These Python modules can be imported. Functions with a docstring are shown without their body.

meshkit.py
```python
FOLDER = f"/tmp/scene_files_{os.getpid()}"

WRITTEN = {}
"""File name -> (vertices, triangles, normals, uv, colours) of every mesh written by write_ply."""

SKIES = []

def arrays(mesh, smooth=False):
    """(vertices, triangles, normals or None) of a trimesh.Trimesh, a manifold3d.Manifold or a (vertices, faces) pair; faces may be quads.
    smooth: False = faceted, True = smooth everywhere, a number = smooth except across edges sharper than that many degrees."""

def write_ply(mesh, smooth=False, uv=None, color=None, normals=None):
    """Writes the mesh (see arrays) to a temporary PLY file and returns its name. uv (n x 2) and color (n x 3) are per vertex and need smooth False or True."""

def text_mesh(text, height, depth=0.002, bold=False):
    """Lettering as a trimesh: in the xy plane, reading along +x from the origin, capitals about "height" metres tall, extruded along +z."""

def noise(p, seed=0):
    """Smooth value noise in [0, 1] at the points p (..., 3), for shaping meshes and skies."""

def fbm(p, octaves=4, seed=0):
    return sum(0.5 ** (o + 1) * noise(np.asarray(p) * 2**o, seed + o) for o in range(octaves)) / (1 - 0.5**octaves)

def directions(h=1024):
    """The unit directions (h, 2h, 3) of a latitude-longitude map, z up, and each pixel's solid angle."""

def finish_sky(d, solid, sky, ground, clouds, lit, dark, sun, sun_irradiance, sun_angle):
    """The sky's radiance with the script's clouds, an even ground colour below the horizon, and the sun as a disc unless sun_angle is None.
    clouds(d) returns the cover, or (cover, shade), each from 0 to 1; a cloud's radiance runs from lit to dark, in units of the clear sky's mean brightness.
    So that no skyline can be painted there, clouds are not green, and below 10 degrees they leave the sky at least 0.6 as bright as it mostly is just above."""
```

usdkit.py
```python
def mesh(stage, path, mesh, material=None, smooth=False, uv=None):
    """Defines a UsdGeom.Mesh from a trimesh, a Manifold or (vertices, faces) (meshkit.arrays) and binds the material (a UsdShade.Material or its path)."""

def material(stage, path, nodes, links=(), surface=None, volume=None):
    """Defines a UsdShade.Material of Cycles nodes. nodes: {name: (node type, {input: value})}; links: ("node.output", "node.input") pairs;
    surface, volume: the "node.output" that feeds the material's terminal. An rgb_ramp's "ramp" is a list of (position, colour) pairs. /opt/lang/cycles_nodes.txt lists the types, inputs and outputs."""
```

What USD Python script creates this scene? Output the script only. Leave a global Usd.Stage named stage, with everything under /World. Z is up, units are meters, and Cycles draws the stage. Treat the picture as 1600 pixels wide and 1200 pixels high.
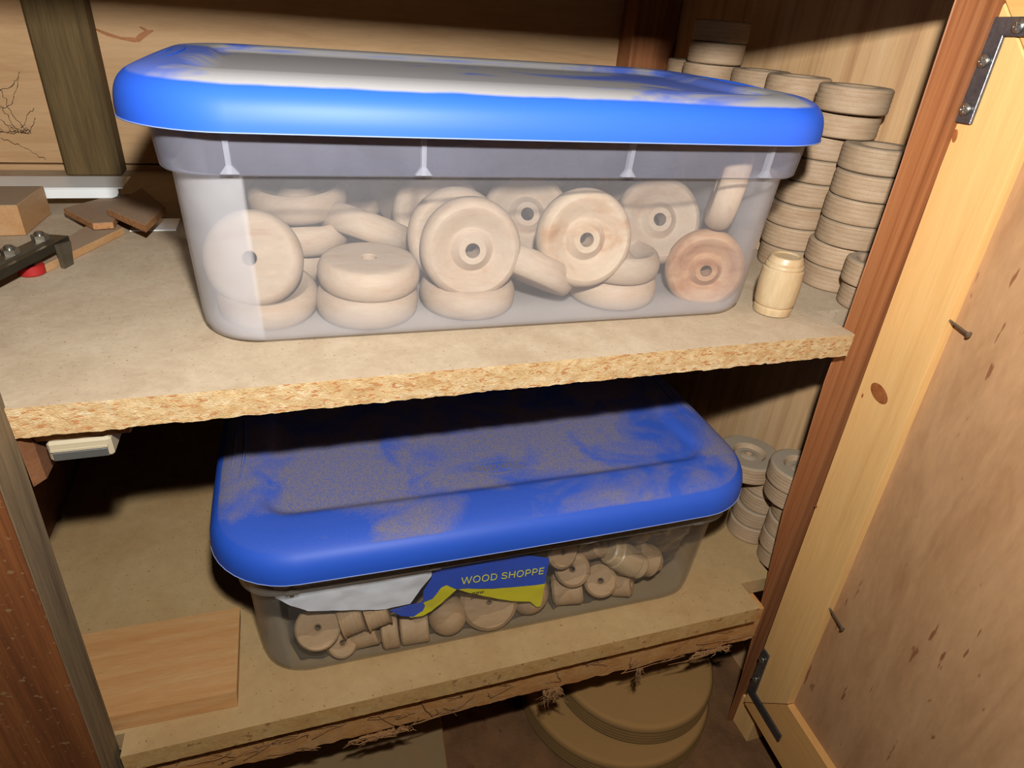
import math, random
import numpy as np
import trimesh
import manifold3d as m3
import usdkit, meshkit
from pxr import Usd, UsdGeom, UsdLux, UsdShade, Gf, Sdf, Vt

stage = Usd.Stage.CreateInMemory()
UsdGeom.SetStageUpAxis(stage, 'Z'); UsdGeom.SetStageMetersPerUnit(stage, 1.0)
world = UsdGeom.Xform.Define(stage, '/World'); stage.SetDefaultPrim(world.GetPrim())
UsdGeom.Scope.Define(stage, '/World/Looks')
random.seed(7); RNG = np.random.default_rng(7)
PI = math.pi

# ------------------------------------------------------------------ camera, light, exposure
RIGHT = np.array([0.95104, -0.30110, 0.06980]); FWD = np.array([0.29490, 0.81620, -0.49690]); UP = np.array([0.09270, 0.49320, 0.86500])
RIGHT /= np.linalg.norm(RIGHT); FWD -= RIGHT * FWD.dot(RIGHT); FWD /= np.linalg.norm(FWD); UP = np.cross(RIGHT, FWD)
cam = UsdGeom.Camera.Define(stage, '/World/camera')
cam.CreateHorizontalApertureAttr(36.0); cam.CreateVerticalApertureAttr(27.0)
cam.CreateFocalLengthAttr(36.0 * 1007.265 / 1600.0)
cam.CreateClippingRangeAttr((0.03, 50.0)); cam.CreateFStopAttr(0.0)
M = Gf.Matrix4d(*RIGHT, 0, *UP, 0, *(-FWD), 0, 0.3165, -0.2672, 0.1508, 1)
UsdGeom.Xformable(cam).AddTransformOp().Set(M)
cam.CreateExposureAttr(0.0)

# the camera's own flash: the one light of the photograph, a few centimetres over the lens
# (a short upright tube: even to both sides, weaker downwards), built as five narrow facets around it
FLASH = np.array([.332, -.268, .230]); FLASH_POWER = 2090.0
for k in range(5):
    az = math.radians(15 - 90 + 45 * k)                      # measured from +y towards +x
    out = np.array([math.sin(az), math.cos(az), 0.0]); fr = np.cross(out, [0, 0, 1.0]); pos = FLASH + out * .008
    fl = UsdLux.RectLight.Define(stage, f'/World/camera_flash_light_{k + 1:03d}')
    fl.CreateWidthAttr(.0066); fl.CreateHeightAttr(.016); fl.CreateIntensityAttr(FLASH_POWER * 2.5); fl.CreateColorAttr(Gf.Vec3f(1.0, .985, .965)); fl.CreateNormalizeAttr(False)
    UsdGeom.Xformable(fl).AddTransformOp().Set(Gf.Matrix4d(*fr, 0, 0, 0, 1, 0, *(-out), 0, *pos, 1))
# the dim workshop around the cabinet
dome = UsdLux.DomeLight.Define(stage, '/World/dim_surroundings')
dome.CreateIntensityAttr(0.0015); dome.CreateColorAttr(Gf.Vec3f(1.0, 0.85, 0.7))

# ------------------------------------------------------------------ naming helpers
_names = {}
def numbered(parent, name):
    k = (parent, name); n = _names.get(k, 0); _names[k] = n + 1
    return f'{parent}/{name}' if n == 0 else f'{parent}/{name}_{n:03d}'

def keys(p, label=None, cat=None, group=None, kind=None):
    for k, v in (('label', label), ('category', cat), ('group', group), ('kind', kind)):
        if v: p.SetCustomDataByKey(k, v)
    return p

def obj(name, mesh, mat, parent=None, smooth=30, label=None, cat=None, group=None, kind=None, at=None, uvw=None):
    path = numbered(parent or '/World', name)
    if at is not None and not isinstance(mesh, tuple):
        mesh = tm(mesh).copy(); mesh.apply_translation(-np.asarray(at, float))
    g = usdkit.mesh(stage, path, mesh, LOOK[mat], smooth=smooth)
    if at is not None: g.AddTranslateOp().Set(Gf.Vec3d(*map(float, at)))
    keys(g.GetPrim(), label, cat, group, kind)
    return path

def thing(name, label, cat, loc=(0, 0, 0), rotz=0.0, group=None, kind=None, matrix=None):
    path = numbered('/World', name)
    x = UsdGeom.Xform.Define(stage, path)
    if matrix is not None: x.AddTransformOp().Set(matrix)
    else:
        x.AddTranslateOp().Set(Gf.Vec3d(*map(float, loc)))
        if rotz: x.AddRotateZOp().Set(math.degrees(rotz))
    keys(x.GetPrim(), label, cat, group, kind)
    return path

# ------------------------------------------------------------------ mesh helpers
def tm(m):
    if isinstance(m, trimesh.Trimesh): return m
    if isinstance(m, m3.Manifold):
        a = m.to_mesh(); return trimesh.Trimesh(np.array(a.vert_properties[:, :3]), np.array(a.tri_verts), process=False)
    return trimesh.Trimesh(*m, process=False)
def cat(*ms): return trimesh.util.concatenate([tm(m) for m in ms])
def hull(p): return tm(m3.Manifold.hull_points(np.asarray(p, float)))
def box(x0, x1, y0, y1, z0, z1, c=0.0008):
    p = []
    for sx in (0, 1):
        for sy in (0, 1):
            for sz in (0, 1):
                X, Y, Z = (x0, x1)[sx], (y0, y1)[sy], (z0, z1)[sz]
                dx, dy, dz = (c, -c)[sx], (c, -c)[sy], (c, -c)[sz]
                p += [(X + dx, Y + dy, Z), (X + dx, Y, Z + dz), (X, Y + dy, Z + dz)]
    return hull(p)
def slab(poly, z0, z1, c=0.0008):
    """Convex plan polygon as a chamfered board."""
    poly = np.asarray(poly, float); ctr = poly.mean(0)
    d = ctr - poly; inn = poly + d / np.linalg.norm(d, axis=1, keepdims=True) * c * 1.4
    return hull([(*q, z) for q in inn for z in (z0, z1)] + [(*q, z) for q in poly for z in (z0 + c, z1 - c)])
def revolve(profile, n=48):
    """Closed (r, z) profile, spun about z."""
    pr = np.asarray(profile, float); k = len(pr); a = np.arange(n) * 2 * PI / n
    v = np.stack([pr[None, :, 0] * np.cos(a)[:, None], pr[None, :, 0] * np.sin(a)[:, None], np.broadcast_to(pr[:, 1], (n, k))], -1).reshape(-1, 3)
    i, j = np.meshgrid(np.arange(n), np.arange(k), indexing='ij'); i2, j2 = (i + 1) % n, (j + 1) % k
    q = np.stack([i * k + j, i2 * k + j, i2 * k + j2, i * k + j2], -1).reshape(-1, 4)
    m = trimesh.Trimesh(v, np.vstack([q[:, [0, 1, 2]], q[:, [0, 2, 3]]]), process=False)
    if m.volume < 0: m.invert()
    return m
def cyl(p0, p1, r, n=16, c=0.0):
    p0, p1 = np.asarray(p0, float), np.asarray(p1, float); L = np.linalg.norm(p1 - p0)
    pts = []
    a = np.arange(n) * 2 * PI / n
    for z, rr in ((0, r - c), (c, r), (L - c, r), (L, r - c)):
        pts += [(rr * math.cos(t), rr * math.sin(t), z) for t in a]
    m = hull(pts); m.apply_transform(frame(p0, p1 - p0)); return m
def frame(o, z, x=None):
    z = np.asarray(z, float); z = z / np.linalg.norm(z)
    x = np.asarray(x if x is not None else ((1, 0, 0) if abs(z[0]) < .9 else (0, 1, 0)), float)
    x = x - z * x.dot(z); x /= np.linalg.norm(x); T = np.eye(4); T[:3, 0], T[:3, 1], T[:3, 2], T[:3, 3] = x, np.cross(z, x), z, o
    return T
def tube(pts, r, n=6):
    pts = np.asarray(pts, float); r = np.broadcast_to(r, (len(pts),)); t = np.gradient(pts, axis=0); t /= np.linalg.norm(t, axis=1, keepdims=True) + 1e-12
    a = np.cross(t, np.where(np.abs(t[:, 2:]) < .9, [0, 0, 1.], [1., 0, 0])); a /= np.linalg.norm(a, axis=1, keepdims=True); b = np.cross(t, a)
    g = np.arange(n) * 2 * PI / n
    v = (pts[:, None] + r[:, None, None] * (np.cos(g)[None, :, None] * a[:, None] + np.sin(g)[None, :, None] * b[:, None])).reshape(-1, 3)
    f = []
    for i in range(len(pts) - 1):
        for j in range(n):
            k = (j + 1) % n; f += [(i*n+j, (i+1)*n+k, i*n+k), (i*n+j, (i+1)*n+j, (i+1)*n+k)]
    e = (len(pts) - 1) * n
    for j in range(1, n - 1): f += [(0, j, j + 1), (e, e + j + 1, e + j)]
    m = trimesh.Trimesh(v, f, process=False)
    return m
def rrect(hl, hw, r, bx=0.0, by=0.0, n=10, m=12):
    """Rounded rectangle with bowed sides, points per corner n and per side m."""
    c = []
    sides = (((hl, -(hw - r)), (hl, hw - r)), ((hl - r, hw), (-(hl - r), hw)), ((-hl, hw - r), (-hl, -(hw - r))), ((-(hl - r), -hw), (hl - r, -hw)))
    cen = ((hl - r, hw - r, 0), (-(hl - r), hw - r, 90), (-(hl - r), -(hw - r), 180), (hl - r, -(hw - r), 270))
    for (p, q), (cx, cy, a0) in zip(sides, cen):
        for t in np.linspace(0, 1, m, endpoint=False): c.append((p[0] + (q[0] - p[0]) * t, p[1] + (q[1] - p[1]) * t))
        for t in np.linspace(0, 90, n, endpoint=False):
            g = math.radians(a0 + t); c.append((cx + r * math.cos(g), cy + r * math.sin(g)))
    c = np.array(c)
    ex = np.sign(c[:, 0]) * np.clip((np.abs(c[:, 0]) - (hl - r)) / r, 0, 1) * bx * np.clip(1 - (c[:, 1] / hw) ** 2, 0, 1)
    ey = np.sign(c[:, 1]) * np.clip((np.abs(c[:, 1]) - (hw - r)) / r, 0, 1) * by * np.clip(1 - (c[:, 0] / hl) ** 2, 0, 1)
    return c + np.stack([ex, ey], 1)
def loft(rings, cap0=True, cap1=True, closed=False):
    n = len(rings[0]); v = np.vstack(rings); f = []
    K = len(rings)
    for i in range(K if closed else K - 1):
        i2 = (i + 1) % K
        for j in range(n):
            k = (j + 1) % n; f += [(i*n+j, i*n+k, i2*n+k), (i*n+j, i2*n+k, i2*n+j)]
    v = list(v)
    if not closed:
        if cap0:
            c = len(v); v.append(rings[0].mean(0)); f += [(c, (j + 1) % n, j) for j in range(n)]
        if cap1:
            c = len(v); v.append(rings[-1].mean(0)); e = (K - 1) * n; f += [(c, e + j, e + (j + 1) % n) for j in range(n)]
    return trimesh.Trimesh(np.array(v), np.array(f), process=False)
def ring3(p2, z): return np.column_stack([p2, np.full(len(p2), z)])

# ------------------------------------------------------------------ materials
LOOK = {}
ALB = .555      # the photograph's tones as albedo: its lit surfaces are near white on the sensor
def lin(r, g, b): return tuple(ALB * ((v / 255) / 12.92 if v / 255 <= .04045 else ((v / 255 + .055) / 1.055) ** 2.4) for v in (r, g, b))
DUST = lin(196, 172, 140)
def wood(name, stops, axis=(6, 60, 60), nscale=6.0, dist=1.2, rough=.55, fine=.25, dust=None, bump=.15, speck=None, spec=.35, vary=.12):
    """Grain: a noise drawn out along one local axis, a finer one on top; dust: (colour, amount, noise scale) on upward faces; speck: (colour, scale, threshold)."""
    N = {'tc': ('texture_coordinate', {}), 'oi': ('object_info', {}), 'w': ('math', {'math_type': 'multiply', 'value2': 37.0}),
         'map': ('mapping', {'scale': axis}), 'g': ('noise_texture', {'dimensions': '4D', 'scale': nscale, 'detail': 4.0, 'roughness': .6, 'distortion': dist}),
         'ramp': ('rgb_ramp', {'ramp': stops}), 'map2': ('mapping', {'scale': tuple(a * 4 for a in axis)}),
         'f': ('noise_texture', {'dimensions': '4D', 'scale': nscale * 2.2, 'detail': 3.0, 'roughness': .65}),
         'fr': ('map_range', {'from_min': .3, 'from_max': .75, 'to_min': 1 - fine, 'to_max': 1 + fine * .4}),
         'mul': ('mix', {'mix_type': 'multiply', 'fac': 1.0}), 'vr': ('map_range', {'to_min': 1 - vary, 'to_max': 1 + vary * .3}),
         'mul2': ('mix', {'mix_type': 'multiply', 'fac': 1.0}),
         'bump': ('bump', {'strength': bump, 'distance': .0006}), 'p': ('principled_bsdf', {'roughness': rough, 'specular_ior_level': spec})}
    L = [('tc.object', 'map.vector'), ('tc.object', 'map2.vector'), ('oi.random', 'w.value1'), ('w.value', 'g.w'), ('w.value', 'f.w'), ('map.vector', 'g.vector'), ('map2.vector', 'f.vector'),
         ('g.fac', 'ramp.fac'), ('f.fac', 'fr.value'), ('ramp.color', 'mul.color1'), ('fr.result', 'mul.color2'), ('oi.random', 'vr.value'), ('mul.color', 'mul2.color1'), ('vr.result', 'mul2.color2'),
         ('f.fac', 'bump.height'), ('bump.normal', 'p.normal')]
    col = 'mul2.color'
    if speck:
        N['sn'] = ('noise_texture', {'scale': speck[1], 'detail': 2.0, 'roughness': .6}); N['sr'] = ('map_range', {'from_min': speck[2], 'from_max': speck[2] + .05, 'clamp': True})
        N['smap'] = ('mapping', {'scale': speck[3] if len(speck) > 3 else (1, 1, 1)})
        N['sm'] = ('mix', {'color2': speck[0]})
        L += [('tc.object', 'smap.vector'), ('smap.vector', 'sn.vector'), ('sn.fac', 'sr.value'), ('sr.result', 'sm.fac'), (col, 'sm.color1')]; col = 'sm.color'
    if dust:
        N['geo'] = ('geometry', {}); N['sep'] = ('separate_xyz', {}); N['up'] = ('map_range', {'from_min': .55, 'from_max': .92, 'clamp': True})
        N['dn'] = ('noise_texture', {'scale': dust[2], 'detail': 4.0, 'roughness': .6}); N['dr'] = ('map_range', {'from_min': .25, 'from_max': .6, 'to_min': dust[1] * .75, 'to_max': dust[1], 'clamp': True})
        N['da'] = ('math', {'math_type': 'multiply'}); N['dm'] = ('mix', {'color2': dust[0]})
        L += [('geo.normal', 'sep.vector'), ('sep.z', 'up.value'), ('geo.position', 'dn.vector'), ('dn.fac', 'dr.value'), ('up.result', 'da.value1'), ('dr.result', 'da.value2'), ('da.value', 'dm.fac'), (col, 'dm.color1')]
        col = 'dm.color'
    L.append((col, 'p.base_color'))
    LOOK[name] = usdkit.material(stage, f'/World/Looks/{name}', N, L, surface='p.BSDF')
def plain(name, color, rough=.5, metallic=0.0, noise=None, spec=.5, dust=None, bump=None):
    N = {'p': ('principled_bsdf', {'base_color': color, 'roughness': rough, 'metallic': metallic, 'specular_ior_level': spec})}; L = []
    col = None
    if noise:
        N |= {'tc': ('texture_coordinate', {}), 'n': ('noise_texture', {'scale': noise[0], 'detail': 4.0, 'roughness': .65}), 'r': ('rgb_ramp', {'ramp': [(.3, color), (.7, noise[1])]})}
        L += [('tc.object', 'n.vector'), ('n.fac', 'r.fac')]; col = 'r.color'
    if dust:
        N |= {'geo': ('geometry', {}), 'sep': ('separate_xyz', {}), 'up': ('map_range', {'from_min': .4, 'from_max': .85, 'to_max': dust[1], 'clamp': True}), 'dm': ('mix', {'color1': color, 'color2': dust[0]})}
        L += [('geo.normal', 'sep.vector'), ('sep.z', 'up.value'), ('up.result', 'dm.fac')] + ([(col, 'dm.color1')] if col else []); col = 'dm.color'
    if bump:
        N |= {'tb': ('texture_coordinate', {}), 'bn': ('noise_texture', {'scale': bump[0], 'detail': 4.0}), 'bb': ('bump', {'strength': bump[1], 'distance': .001})}
        L += [('tb.object', 'bn.vector'), ('bn.fac', 'bb.height'), ('bb.normal', 'p.normal')]
    if col: L.append((col, 'p.base_color'))
    LOOK[name] = usdkit.material(stage, f'/World/Looks/{name}', N, L, surface='p.BSDF')

maple = [(.22, lin(198, 158, 120)), (.42, lin(221, 191, 160)), (.75, lin(229, 207, 181))]
wood('wheel_maple', maple, axis=(1, 3, 6), nscale=22, dist=.9, rough=.62, fine=.12, bump=.04, vary=.12, spec=.2)
wood('part_maple', [(.22, lin(206, 158, 108)), (.45, lin(224, 184, 136)), (.75, lin(230, 196, 154))], axis=(1, 3, 6), nscale=22, dist=.9, rough=.6, fine=.12, bump=.04, spec=.2)
wood('wheel_cherry', [(.25, lin(184, 122, 80)), (.5, lin(222, 170, 126)), (.75, lin(236, 200, 162))], axis=(1, 5, 9), nscale=16, dist=1.2, rough=.6, fine=.14, bump=.04, spec=.2)
wood('wheel_stained', [(.22, lin(190, 132, 82)), (.36, lin(214, 172, 130)), (.55, lin(229, 202, 170))], axis=(1, 2, 5), nscale=20, dist=1.4, rough=.6, fine=.12, bump=.04, spec=.2)
wood('stack_maple', [(.25, lin(196, 160, 122)), (.6, lin(214, 182, 146)), (.8, lin(222, 192, 158))], axis=(1, 3, 7), nscale=30, dist=.6, rough=.65, fine=.14, dust=(lin(186, 170, 146), .8, 60), bump=.05)
wood('ply_back', [(.25, (0.45, 0.261, 0.117)), (.5, (0.522, 0.324, 0.158)), (.75, (0.558, 0.36, 0.184))], axis=(1.5, 8, 14), nscale=5, fine=.10, rough=.7, bump=.05)
wood('ply_right', [(.25, (0.378, 0.198, 0.09)), (.5, (0.594, 0.369, 0.18)), (.75, (0.666, 0.45, 0.252))], axis=(14, 26, 1.0), nscale=2.8, dist=.5, fine=.12, rough=.7, bump=.05)
wood('ply_door', [(.2, (0.333, 0.162, 0.0675)), (.5, (0.45, 0.248, 0.113)), (.8, (0.504, 0.288, 0.14))], axis=(6, 6, 1.6), nscale=6, dist=1.0, fine=.12, rough=.65, bump=.05, speck=(lin(168, 108, 70), 150, .68, (1.4, 1.4, .3)))
wood('grey_stud', [(.25, lin(92, 74, 42)), (.5, lin(128, 104, 62)), (.75, lin(158, 130, 84))], axis=(9, 9, .5), nscale=9, dist=.5, fine=.3, rough=.85, bump=.3)
wood('red_fir', [(.25, lin(152, 88, 46)), (.5, lin(194, 122, 74)), (.75, lin(212, 146, 94))], axis=(26, 10, .35), nscale=9, dist=.25, fine=.22, rough=.6, bump=.15)
wood('post_fir', [(.25, lin(92, 48, 20)), (.5, lin(140, 80, 36)), (.75, lin(166, 104, 52))], axis=(18, 10, .5), nscale=8, dist=.4, fine=.3, rough=.7, bump=.2, speck=(lin(150, 112, 70), 330, .64))
wood('post_dusty', [(.25, lin(104, 84, 56)), (.5, lin(150, 126, 90)), (.75, lin(176, 150, 112))], axis=(30, 30, .6), nscale=8, dist=.4, fine=.25, rough=.9, bump=.25)
wood('pine', [(.2, (0.63, 0.342, 0.117)), (.5, (0.702, 0.414, 0.153)), (.8, (0.738, 0.459, 0.189))], axis=(16, 10, .8), nscale=4, dist=.5, fine=.10, rough=.45, bump=.05)
wood('pine_rail', [(.2, (0.558, 0.27, 0.081)), (.5, (0.63, 0.333, 0.108)), (.8, (0.666, 0.378, 0.135))], axis=(.8, 10, 16), nscale=4, dist=.5, fine=.10, rough=.45, bump=.05)
wood('beech', [(.2, lin(220, 154, 92)), (.5, lin(232, 174, 112)), (.8, lin(238, 190, 132))], axis=(1.5, 16, 16), nscale=9, dist=.5, fine=.14, rough=.5, bump=.06)
wood('scrap_wood', [(.2, lin(222, 160, 100)), (.5, lin(234, 180, 122)), (.8, lin(240, 192, 140))], axis=(14, 2, 14), nscale=9, dist=.5, fine=.15, rough=.6, dust=(lin(186, 162, 136), .92, 70), bump=.1)
wood('floor_plank', [(.2, lin(206, 130, 62)), (.5, lin(218, 146, 74)), (.8, lin(226, 162, 90))], axis=(10, 2, 10), nscale=9, dist=.5, fine=.15, rough=.7, dust=(lin(168, 142, 100), .92, 14), bump=.1)
wood('scrap_end', [(.3, lin(170, 104, 56)), (.5, lin(206, 146, 92)), (.7, lin(218, 164, 110))], axis=(30, 12, 30), nscale=14, dist=.3, fine=.2, rough=.8, dust=(lin(176, 150, 122), .9, 70), bump=.1)
wood('chip_top', [(.3, lin(212, 186, 152)), (.55, lin(227, 203, 170)), (.75, lin(234, 212, 182))], axis=(1, 1, 1), nscale=30, fine=.10, rough=.9, bump=.15, speck=(lin(168, 134, 98), 620, .655), vary=0)
wood('chip_top_brown', [(.3, lin(208, 168, 112)), (.55, lin(218, 182, 126)), (.75, lin(224, 190, 138))], axis=(1, 1, 1), nscale=14, fine=.10, rough=.9, bump=.15, speck=(lin(140, 100, 58), 480, .665), vary=0)
wood('chip_edge', [(.3, lin(218, 168, 108)), (.5, lin(240, 202, 144)), (.72, (.57, .45, .28))], axis=(.5, 1, 1), nscale=210, fine=.28, rough=.85, bump=.8, speck=(lin(206, 142, 86), 700, .585, (.3, 1, 1)), vary=0)
wood('chip_edge_worn', [(.3, lin(220, 168, 96)), (.55, lin(234, 188, 118)), (.75, lin(238, 198, 136))], axis=(1, 1, 1), nscale=40, fine=.15, rough=.9, bump=.4, speck=(lin(186, 136, 80), 160, .64), vary=0)
wood('dusty_cleat', [(.3, lin(222, 148, 76)), (.55, lin(240, 180, 108)), (.75, lin(232, 184, 124))], axis=(3, 8, 8), nscale=16, fine=.25, rough=.95, bump=.5, vary=0)
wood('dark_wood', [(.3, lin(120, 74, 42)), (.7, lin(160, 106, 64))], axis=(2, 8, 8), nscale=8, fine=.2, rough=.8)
wood('barrel_maple', [(.25, lin(226, 184, 130)), (.6, lin(242, 212, 166)), (.8, lin(248, 224, 184))], axis=(14, 14, 1.5), nscale=12, dist=.5, rough=.4, fine=.12, bump=.04, spec=.5)
plain('dirt_floor', lin(160, 116, 78), .95, noise=(38, lin(128, 92, 62)), bump=(300, .6), spec=.1)
plain('grime_disc', lin(112, 84, 46), .9, noise=(24, lin(80, 64, 38)), dust=(lin(206, 158, 96), .85), spec=.15, bump=(200, .3))
plain('steel', lin(120, 124, 132), .38, .85, noise=(220, lin(150, 152, 156)), bump=(420, .25))
plain('screw_steel', lin(190, 186, 172), .3, .9)
plain('white_metal', (.74, .77, .76), .3, .1)
plain('dull_zinc', lin(150, 140, 120), .5, .7, noise=(90, lin(116, 106, 86)), dust=(lin(150, 128, 98), .45))
plain('dark_iron', lin(84, 76, 60), .5, .6, noise=(70, lin(60, 54, 44)), dust=(lin(160, 134, 98), .5))
plain('red_rubber', lin(196, 36, 34), .5)
plain('catch_plastic', lin(206, 190, 156), .5); plain('catch_steel', lin(158, 156, 150), .35, .7)
plain('knot_wood', lin(206, 128, 66), .55, noise=(140, lin(160, 88, 42)))
plain('resin', lin(214, 142, 74), .6, noise=(120, lin(190, 116, 56)))
plain('cobweb', lin(62, 48, 34), .9); plain('dust_fluff', lin(176, 128, 78), .95); plain('pale_hair', lin(210, 200, 190), .4)
plain('white_card', (.80, .82, .85), .35, noise=(40, (.62, .65, .70)))
plain('bag_blue', (.012, .075, .52), .22); plain('bag_yellow', (.66, .60, .012), .22); plain('bag_text', (.72, .72, .10), .4); plain('bag_ink', lin(60, 60, 30), .5)

def lid_look(name, base, amount, dust, scale, gx, crest, speck, soft, veil, wave, rec=0.0, left=0.0):
    """Blue plastic under dust: dust lies on upward faces (its edge wanders by wave), wiped off in patches (low noise), thinner towards +x if gx; fine noise gives it grain."""
    N = {'tc': ('texture_coordinate', {}), 'geo': ('geometry', {}), 'sep': ('separate_xyz', {}), 'up': ('map_range', {'from_min': crest, 'from_max': crest + .06, 'clamp': True}),
         'n': ('noise_texture', {'scale': scale, 'detail': 4.0, 'roughness': .55, 'distortion': .6}), 'sx': ('separate_xyz', {}), 'n2': ('noise_texture', {'scale': 34.0, 'detail': 3.0}),
         'wv': ('math', {'math_type': 'multiply_add', 'value2': wave, 'value3': -wave * .5}), 'upn': ('math', {'math_type': 'add'}),
         'gx': ('math', {'math_type': 'multiply', 'value2': gx}), 'gl': ('math', {'math_type': 'multiply_add', 'value2': -left, 'value3': -left * .122}), 'gxm': ('math', {'math_type': 'maximum', 'value2': 0.0}), 'gxl': ('math', {'math_type': 'maximum'}), 'sub': ('math', {'math_type': 'subtract'}),
         'r': ('map_range', {'from_min': .5 - amount - soft, 'from_max': .5 - amount + soft, 'to_min': veil, 'clamp': True}),
         'fine': ('noise_texture', {'scale': 1100.0, 'detail': 2.0, 'roughness': .7}), 'fr': ('map_range', {'from_min': .3, 'from_max': .66, 'to_min': speck, 'to_max': 1.0, 'clamp': True}),
         'm1': ('math', {'math_type': 'multiply'}), 'm2': ('math', {'math_type': 'multiply'}),
         'ay': ('math', {'math_type': 'absolute'}), 'ym': ('map_range', {'from_min': .067, 'from_max': .073, 'to_min': rec, 'to_max': 0.0, 'clamp': True}), 'addr': ('math', {'math_type': 'add'}),
         'mx': ('mix', {'color1': base, 'color2': dust}), 'rr': ('map_range', {'to_min': .52, 'to_max': .95}), 'sr': ('map_range', {'to_min': .30, 'to_max': .03}),
         'p': ('principled_bsdf', {})}
    L = [('tc.object', 'n.vector'), ('tc.object', 'n2.vector'), ('tc.object', 'fine.vector'), ('tc.object', 'sx.vector'), ('sx.x', 'gx.value1'), ('gx.value', 'gxm.value1'), ('sx.x', 'gl.value1'), ('gl.value', 'gxl.value1'), ('gxm.value', 'gxl.value2'), ('n.fac', 'sub.value1'), ('gxl.value', 'sub.value2'), ('sx.y', 'ay.value1'), ('ay.value', 'ym.value'), ('sub.value', 'addr.value1'), ('ym.result', 'addr.value2'), ('addr.value', 'r.value'),
         ('fine.fac', 'fr.value'), ('geo.normal', 'sep.vector'), ('n2.fac', 'wv.value1'), ('wv.value', 'upn.value1'), ('sep.z', 'upn.value2'), ('upn.value', 'up.value'), ('r.result', 'm1.value1'), ('up.result', 'm1.value2'), ('m1.value', 'm2.value1'), ('fr.result', 'm2.value2'),
         ('m2.value', 'mx.fac'), ('mx.color', 'p.base_color'), ('m2.value', 'rr.value'), ('rr.result', 'p.roughness'), ('m2.value', 'sr.value'), ('sr.result', 'p.specular_ior_level')]
    LOOK[name] = usdkit.material(stage, f'/World/Looks/{name}', N, L, surface='p.BSDF')
lid_look('lid_blue_upper', (.0165, .084, .50), .16, lin(190, 186, 179), 13, 1.3, .84, .90, .05, .26, .10, 0.0, 7.0)
lid_look('lid_blue_lower', (.0175, .074, .42), -.035, lin(160, 146, 128), 20, 0.0, .80, .25, .10, .10, .10, .10)

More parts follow.
